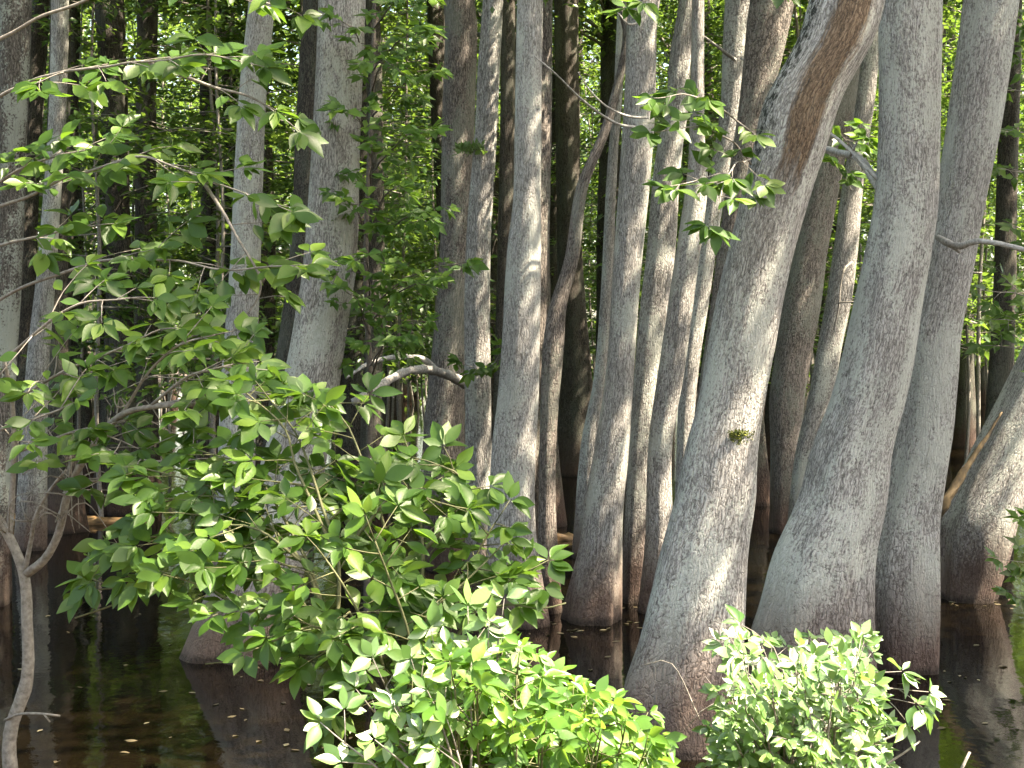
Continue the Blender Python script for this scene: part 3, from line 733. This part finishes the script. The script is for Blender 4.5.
# leafy twigs sprouting from the leaning trunk and from the central trees
def leafy_part(key, boughs, leaf, gap=0.1, side=0.2):
    e, org = T[key]
    L, Tb = Leaves(), Tubes()
    for b in boughs: bough(L, Tb, b, 0.007, 0.003, leaf=leaf, side_len=side, gap=gap, start=0.3)
    s = link('leafy_twig', Tb.mesh('leafy_twig', M['twig'], org), e)
    link('foliage', L.mesh('foliage', M['leaf'], 'near', org), s)
leafy_part('leaning', [[(752, 165, 8.35), (730, 140, 7.9), (700, 128, 7.7), (665, 130, 7.6)], [(744, 190, 8.35), (725, 175, 7.9), (705, 178, 7.7), (680, 185, 7.6)],
                       [(752, 160, 8.35), (735, 165, 7.8), (722, 190, 7.6), (718, 215, 7.5)], [(760, 140, 8.3), (725, 110, 7.9), (690, 95, 7.7), (665, 98, 7.6)],
                       [(830, -30, 8.3), (740, -28, 7.9), (680, -12, 7.7), (640, 2, 7.6)]], 0.125, 0.13, 0.22)
leafy_part('pairb', [[(482, 372, 13.2), (476, 368, 12.8), (462, 364, 12.6)], [(486, 372, 13.2), (494, 362, 12.7), (500, 352, 12.5)]], 0.13, 0.12, 0.12)
leafy_part('gapb', [[(862, 160, 16.2), (850, 145, 15.8), (838, 130, 15.5)], [(862, 170, 16.2), (868, 150, 15.8), (862, 128, 15.4)], [(852, 190, 16.2), (842, 175, 15.7), (836, 165, 15.5)]], 0.17, 0.16, 0.25)

# ------------------------------------------------------------------ background trees (copies of five kinds)
protos = []
for v in range(6):
    rnd = random.Random(90 + v)
    Rb = rnd.uniform(0.13, 0.24)
    P, lean, ph = [], rnd.uniform(-0.05, 0.06), rnd.uniform(0, 6)
    me = None
    pts = []
    for k in range(15):
        z = 13.0 * (1 - k / 14) - 0.4
        r = Rb * (1 - 0.04 * z) + Rb * 0.9 * math.exp(-max(z, 0) / 0.7)
        pts.append((lean * z + 0.12 * math.sin(z * 0.45 + ph) - 0.12 * math.sin(ph), 0.08 * math.sin(z * 0.6 + ph), z, r))
    C = catmull(pts, 0.25)
    V, Fc, bco = [], [], []
    S = 18
    for (x, y, z, r) in C:
        for k in range(S):
            a = 2 * math.pi * k / S
            f = 1 + 0.06 * math.sin(4 * a + v) + 0.05 * noise.noise(Vector((math.cos(a) * 1.5 + v * 9, math.sin(a) * 1.5, z)))
            V.append((x + math.cos(a) * r * f, y + math.sin(a) * r * f, z)); bco.extend((math.cos(a) * Rb, math.sin(a) * Rb, z))
    for i in range(len(C) - 1):
        for k in range(S):
            k2 = (k + 1) % S
            Fc.append((i * S + k, (i + 1) * S + k, (i + 1) * S + k2, i * S + k2))
    me = bpy.data.meshes.new('trunk'); me.from_pydata(V, [], Fc)
    A = me.attributes.new('bark_co', 'FLOAT_VECTOR', 'POINT'); A.data.foreach_set('vector', bco)
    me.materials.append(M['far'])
    for p in me.polygons: p.use_smooth = True
    protos.append((me, Vector((C[0][0], C[0][1], C[0][2]))))

BG_LABEL = 'dim slender trunk standing in the shaded depths of the flooded wood'
NBG = 165
for i in range(NBG):
    d = 17 + 52 * ((i + 0.5) / NBG) ** 0.8 + random.uniform(-1, 1)
    x = random.uniform(-0.43, 0.43) * d
    me, tp = protos[i % 6]
    e = empty('slender_tree', (x, d, 0)); e.rotation_euler = (0, 0, random.uniform(-0.6, 0.6))
    s = random.uniform(0.8, 1.25); e.scale = (s, s, random.uniform(0.9, 1.1))
    tag(e, BG_LABEL, 'tree', 'slender trees standing deep in the flooded wood')
    link('trunk', me, e)
    if i % 3 != 2 or d < 30: add_crown(e, tp + Vector((0, 0, -1.6)), i, random.uniform(0.9, 1.2), random.uniform(0, 6))

# unseen trees added left and right of the frame to shade the scene
for (x, y, h, s) in ((5.6, 9.6, 10.5, 1.0), (7.7, 8.7, 11.5, 0.9), (8.8, 9.0, 12.5, 1.15), (7.8, 18.4, 11.5, 1.1), (11.8, 15.4, 13.0, 1.1), (9.6, 18.0, 12.0, 1.2), (-6.5, 12.5, 11, 1.0), (11.5, 6.5, 12.0, 1.1), (-4.2, 5.2, 9.0, 1.0), (-5.4, 8.6, 10.0, 1.1), (8.6, 7.6, 12.0, 1.0), (5.6, 3.9, 14.0, 0.62)):
    me, tp = protos[int(x * 3) % 6]
    e = empty('slender_tree', (x, y, 0)); e.scale = (1.3, 1.3, h / 12.6)
    tag(e, 'unseen leafy-crowned tree added beside the view to shade the scene', 'tree', 'shade trees added outside the view')
    link('trunk', me, e)
    c = add_crown(e, tp + Vector((0, 0, -1.0)), int(y), s, x)

# understory saplings with small leaves
under = []
for v in range(4):
    rnd = random.Random(40 + v)
    L, Tb = Leaves(), Tubes()
    H = 9.0
    lean = rnd.uniform(-0.08, 0.08)
    Tb.add([Vector((lean * z + 0.06 * math.sin(z + v), 0.05 * math.sin(z * 1.3), z)) for z in np.arange(-0.4, H, 0.3)], 0.035, 0.012, 6)
    for b in range(36):
        z = rnd.uniform(1.9, H); a = rnd.uniform(0, 6.283); ln = rnd.uniform(0.7, 2.3)
        dv = Vector((math.cos(a), math.sin(a), rnd.uniform(-0.05, 0.25)))
        p0 = Vector((lean * z, 0, z)); p1 = p0 + dv * ln * 0.6; p2 = p0 + dv * ln + Vector((0, 0, -0.12 * ln))
        Tb.add([p0, p1, p2], 0.012, 0.004, 4)
        bt = rnd.gauss(0.45, 0.16)
        for k in range(int(46 * ln)):
            t = rnd.uniform(0.25, 1.05)
            q = p0 + (p2 - p0) * t + Vector((rnd.gauss(0, .24), rnd.gauss(0, .24), rnd.gauss(0, .06)))
            dd = dv + Vector((rnd.gauss(0, .9), rnd.gauss(0, .9), rnd.gauss(-0.35, .3)))
            nn = Vector((rnd.gauss(0, .35), rnd.gauss(-0.3, .35), 0.9))
            L.add(q, dd, nn, rnd.uniform(0.10, 0.18), min(1, max(0, bt + rnd.gauss(0, .15))))
    under.append((Tb.mesh('stem', M['twig']), L.mesh('foliage', M['leaf_under'], 'mid')))
NU = 145
for i in range(NU):
    d = 19.5 + 39 * ((i + 0.5) / NU) ** 0.9 + random.uniform(-1, 1)
    x = random.uniform(-0.42, 0.42) * d
    if 2.0 < x < 7.0 and d < 18.5: continue
    sm, lm = under[i % 4]
    e = empty('understory_sapling', (x, d, 0)); e.rotation_euler = (0, 0, random.uniform(0, 6.28))
    s = random.uniform(0.85, 1.3); e.scale = (s, s, s)
    tag(e, 'thin sapling with small leaves growing among the shaded background trunks', 'tree', 'thin saplings among the background trunks')
    link('stem', sm, e); link('foliage', lm, e)

# far-off woods closing the view
L = Leaves()
for c in range(2700):
    a = random.uniform(-0.55, 0.55); d = random.uniform(58, 90)
    zc = 26 * random.random() + 0.2; cen = Vector((math.tan(a) * d, d, zc)); sz = random.uniform(0.6, 1.5); bt = random.gauss(0.5, 0.2)
    for k in range(52):
        p = cen + Vector((random.gauss(0, sz), random.gauss(0, sz), random.gauss(0, sz * 0.6)))
        L.add(p, Vector((random.gauss(0, 1), random.gauss(0, 1), random.gauss(-.3, .5))), Vector((random.gauss(0, .5), random.gauss(-.2, .5), 0.8)), random.uniform(0.25, 0.5), min(1, max(0, bt + random.gauss(0, .15))))
tag(link('far_woods', L.mesh('far_woods', M['leaf_far'], 'far')), 'sunlit green woods closing the view beyond the swamp', None, None, 'stuff')

L = Leaves()
for c in range(900):        # unseen woods added left and right of the view to block sky light
    sd = random.choice((-1, 1)); y = random.uniform(3, 66)
    x = sd * (max(7.0 if sd < 0 else 13.0, y * 0.46 + 3) + random.uniform(0, 9)); zc = 15 * random.random() + 0.3
    cen = Vector((x, y, zc)); sz = random.uniform(0.6, 1.3); bt = random.gauss(0.45, 0.2)
    for k in range(36):
        p = cen + Vector((random.gauss(0, sz), random.gauss(0, sz), random.gauss(0, sz * 0.6)))
        L.add(p, Vector((random.gauss(0, 1), random.gauss(0, 1), random.gauss(-.3, .5))), Vector((random.gauss(0, .5), random.gauss(-.2, .5), 0.8)), random.uniform(0.22, 0.42), min(1, max(0, bt + random.gauss(0, .15))))
for c in range(640):        # unseen woods added behind the camera to cut the low frontal sky light
    a = random.uniform(-1.25, 1.25); d = random.uniform(9, 15)
    cen = Vector((math.tan(a) * d * 0.9, -d, 14 * random.random() + 0.8)); sz = random.uniform(0.6, 1.3); bt = random.gauss(0.45, 0.2)
    for k in range(36):
        p = cen + Vector((random.gauss(0, sz), random.gauss(0, sz), random.gauss(0, sz * 0.6)))
        L.add(p, Vector((random.gauss(0, 1), random.gauss(0, 1), random.gauss(-.3, .5))), Vector((random.gauss(0, .5), random.gauss(.2, .5), 0.8)), random.uniform(0.22, 0.42), min(1, max(0, bt + random.gauss(0, .15))))
tag(link('sky_block_woods', L.mesh('sky_block_woods', M['leaf_far'], 'far')), 'unseen green woods added around the view to block sky light', None, None, 'stuff')

# ------------------------------------------------------------------ logs and fallen leaves on the water
def log(label, p, q, r, seed):
    tb = Tubes()
    P, Q = Vector(p), Vector(q)
    pts = [P + (Q - P) * t + Vector((0, 0.05 * math.sin(t * 5 + seed), 0.03 * math.sin(t * 4 + seed))) for t in np.linspace(0, 1, 24)]
    c = (P + Q) / 2
    tb.add(pts, r, r * 0.6, 16, 0.55)
    o = link('floating_log', tb.mesh('floating_log', M['log'], c), None, c)
    return tag(o, label, 'log')
def wl(px, py): 
    d = CAM_Z * F / (py - 345.0); p = at(px, py, d); return Vector((p.x, d, 0.03))
log('long ochre log floating behind the arching grey shrub branch at the left', wl(-60, 527), wl(150, 523), 0.12, 1)
log('small ochre log in the gap between the crooked thin tree and tapering trunk', wl(552, 541), wl(596, 537), 0.08, 3)

L = Leaves(); L.add((0, -0.5, 0), (0, 1, 0), (0, 0, 1), 1.0, 0.6)
fm = [None] * 3
for k in range(3):
    L2 = Leaves(); L2.add((0, -0.5, 0.03), (0, 1, 0), (0.03, 0, 1), 1.0, 0.25 + 0.3 * k); fm[k] = L2.mesh('fallen_leaf', M['float'], 'near')
for i in range(60):
    px, py = random.choice([(random.uniform(20, 390), random.uniform(590, 768)), (random.uniform(20, 390), random.uniform(600, 768)), (random.uniform(555, 640), random.uniform(632, 690)), (random.uniform(930, 1020), random.uniform(606, 768)), (random.gauss(200, 70), random.gauss(690, 20)), (random.gauss(300, 50), random.gauss(740, 10)), (random.uniform(40, 240), random.uniform(540, 640))])
    p = wl(px, py)
    o = link('fallen_leaf', fm[i % 3], None, (p.x, p.y, 0.004)); s = random.uniform(0.03, 0.09)
    o.scale = (s, s, s * 0.6); o.rotation_euler = (0, 0, random.uniform(0, 6.28))
    tag(o, 'pale fallen leaf floating flat on the dark water', 'leaf', 'fallen leaves floating on the swamp water')

for key in ('mid', 'mid7', 'right3', 'edge', 'left', 'left10', 'center', 'pairb'):      # litter gathered against the trunks
    e, org = T[key]
    for i in range(11):
        a = random.uniform(3.3, 6.1); rr = random.uniform(0.30, 0.62)
        o = link('fallen_leaf', fm[i % 3], None, (org.x + math.cos(a) * rr, org.y + math.sin(a) * rr, 0.004)); s = random.uniform(0.03, 0.09)
        o.scale = (s, s, s * 0.6); o.rotation_euler = (0, 0, random.uniform(0, 6.28))
        tag(o, 'pale fallen leaf floating flat on the dark water', 'leaf', 'fallen leaves floating on the swamp water')

# ------------------------------------------------------------------ camera, light, world
cam = bpy.data.cameras.new('camera'); co = bpy.data.objects.new('camera', cam); COL.objects.link(co)
cam.sensor_width = 36.0; cam.lens = 36.0 * F / 1024.0; cam.clip_end = 2000.0; cam.clip_start = 0.05
co.location = (0, 0, CAM_Z); co.rotation_euler = (math.pi / 2 - PITCH, 0, 0)
scene.camera = co

sun_dir = Vector((0.52, -0.12, 0.85)).normalized()
sl = bpy.data.lights.new('sun', 'SUN'); so = bpy.data.objects.new('sun', sl); COL.objects.link(so)
sl.energy = 5.0; sl.angle = math.radians(0.5); sl.color = (1.0, 0.95, 0.86)
so.rotation_euler = sun_dir.to_track_quat('Z', 'Y').to_euler(); so.location = (6, 0, 20)

w = bpy.data.worlds.new('World'); scene.world = w; w.use_nodes = True
nt = w.node_tree; nt.nodes.clear()
sky = nt.nodes.new('ShaderNodeTexSky'); sky.sky_type = 'NISHITA'; sky.sun_disc = False
sky.sun_elevation = math.asin(sun_dir.z); sky.sun_rotation = math.atan2(sun_dir.x, sun_dir.y)
sky.dust_density = 3.0; sky.air_density = 1.0; sky.ozone_density = 0.6
bg = nt.nodes.new('ShaderNodeBackground'); bg.inputs[1].default_value = 0.13
ow = nt.nodes.new('ShaderNodeOutputWorld')
nt.links.new(sky.outputs[0], bg.inputs[0]); nt.links.new(bg.outputs[0], ow.inputs[0])

scene.view_settings.view_transform = 'Standard'; scene.view_settings.look = 'None'
scene.view_settings.use_white_balance = True; scene.view_settings.white_balance_temperature = 7750; scene.view_settings.gamma = 1.0; scene.view_settings.exposure = 2.85
cy = scene.cycles
cy.max_bounces = 7; cy.diffuse_bounces = 3; cy.glossy_bounces = 3; cy.transmission_bounces = 5; cy.transparent_max_bounces = 4
cy.use_denoising = True; cy.caustics_reflective = False; cy.caustics_refractive = False
cy.sample_clamp_indirect = 6.0; cy.use_adaptive_sampling = True; cy.adaptive_threshold = 0.015
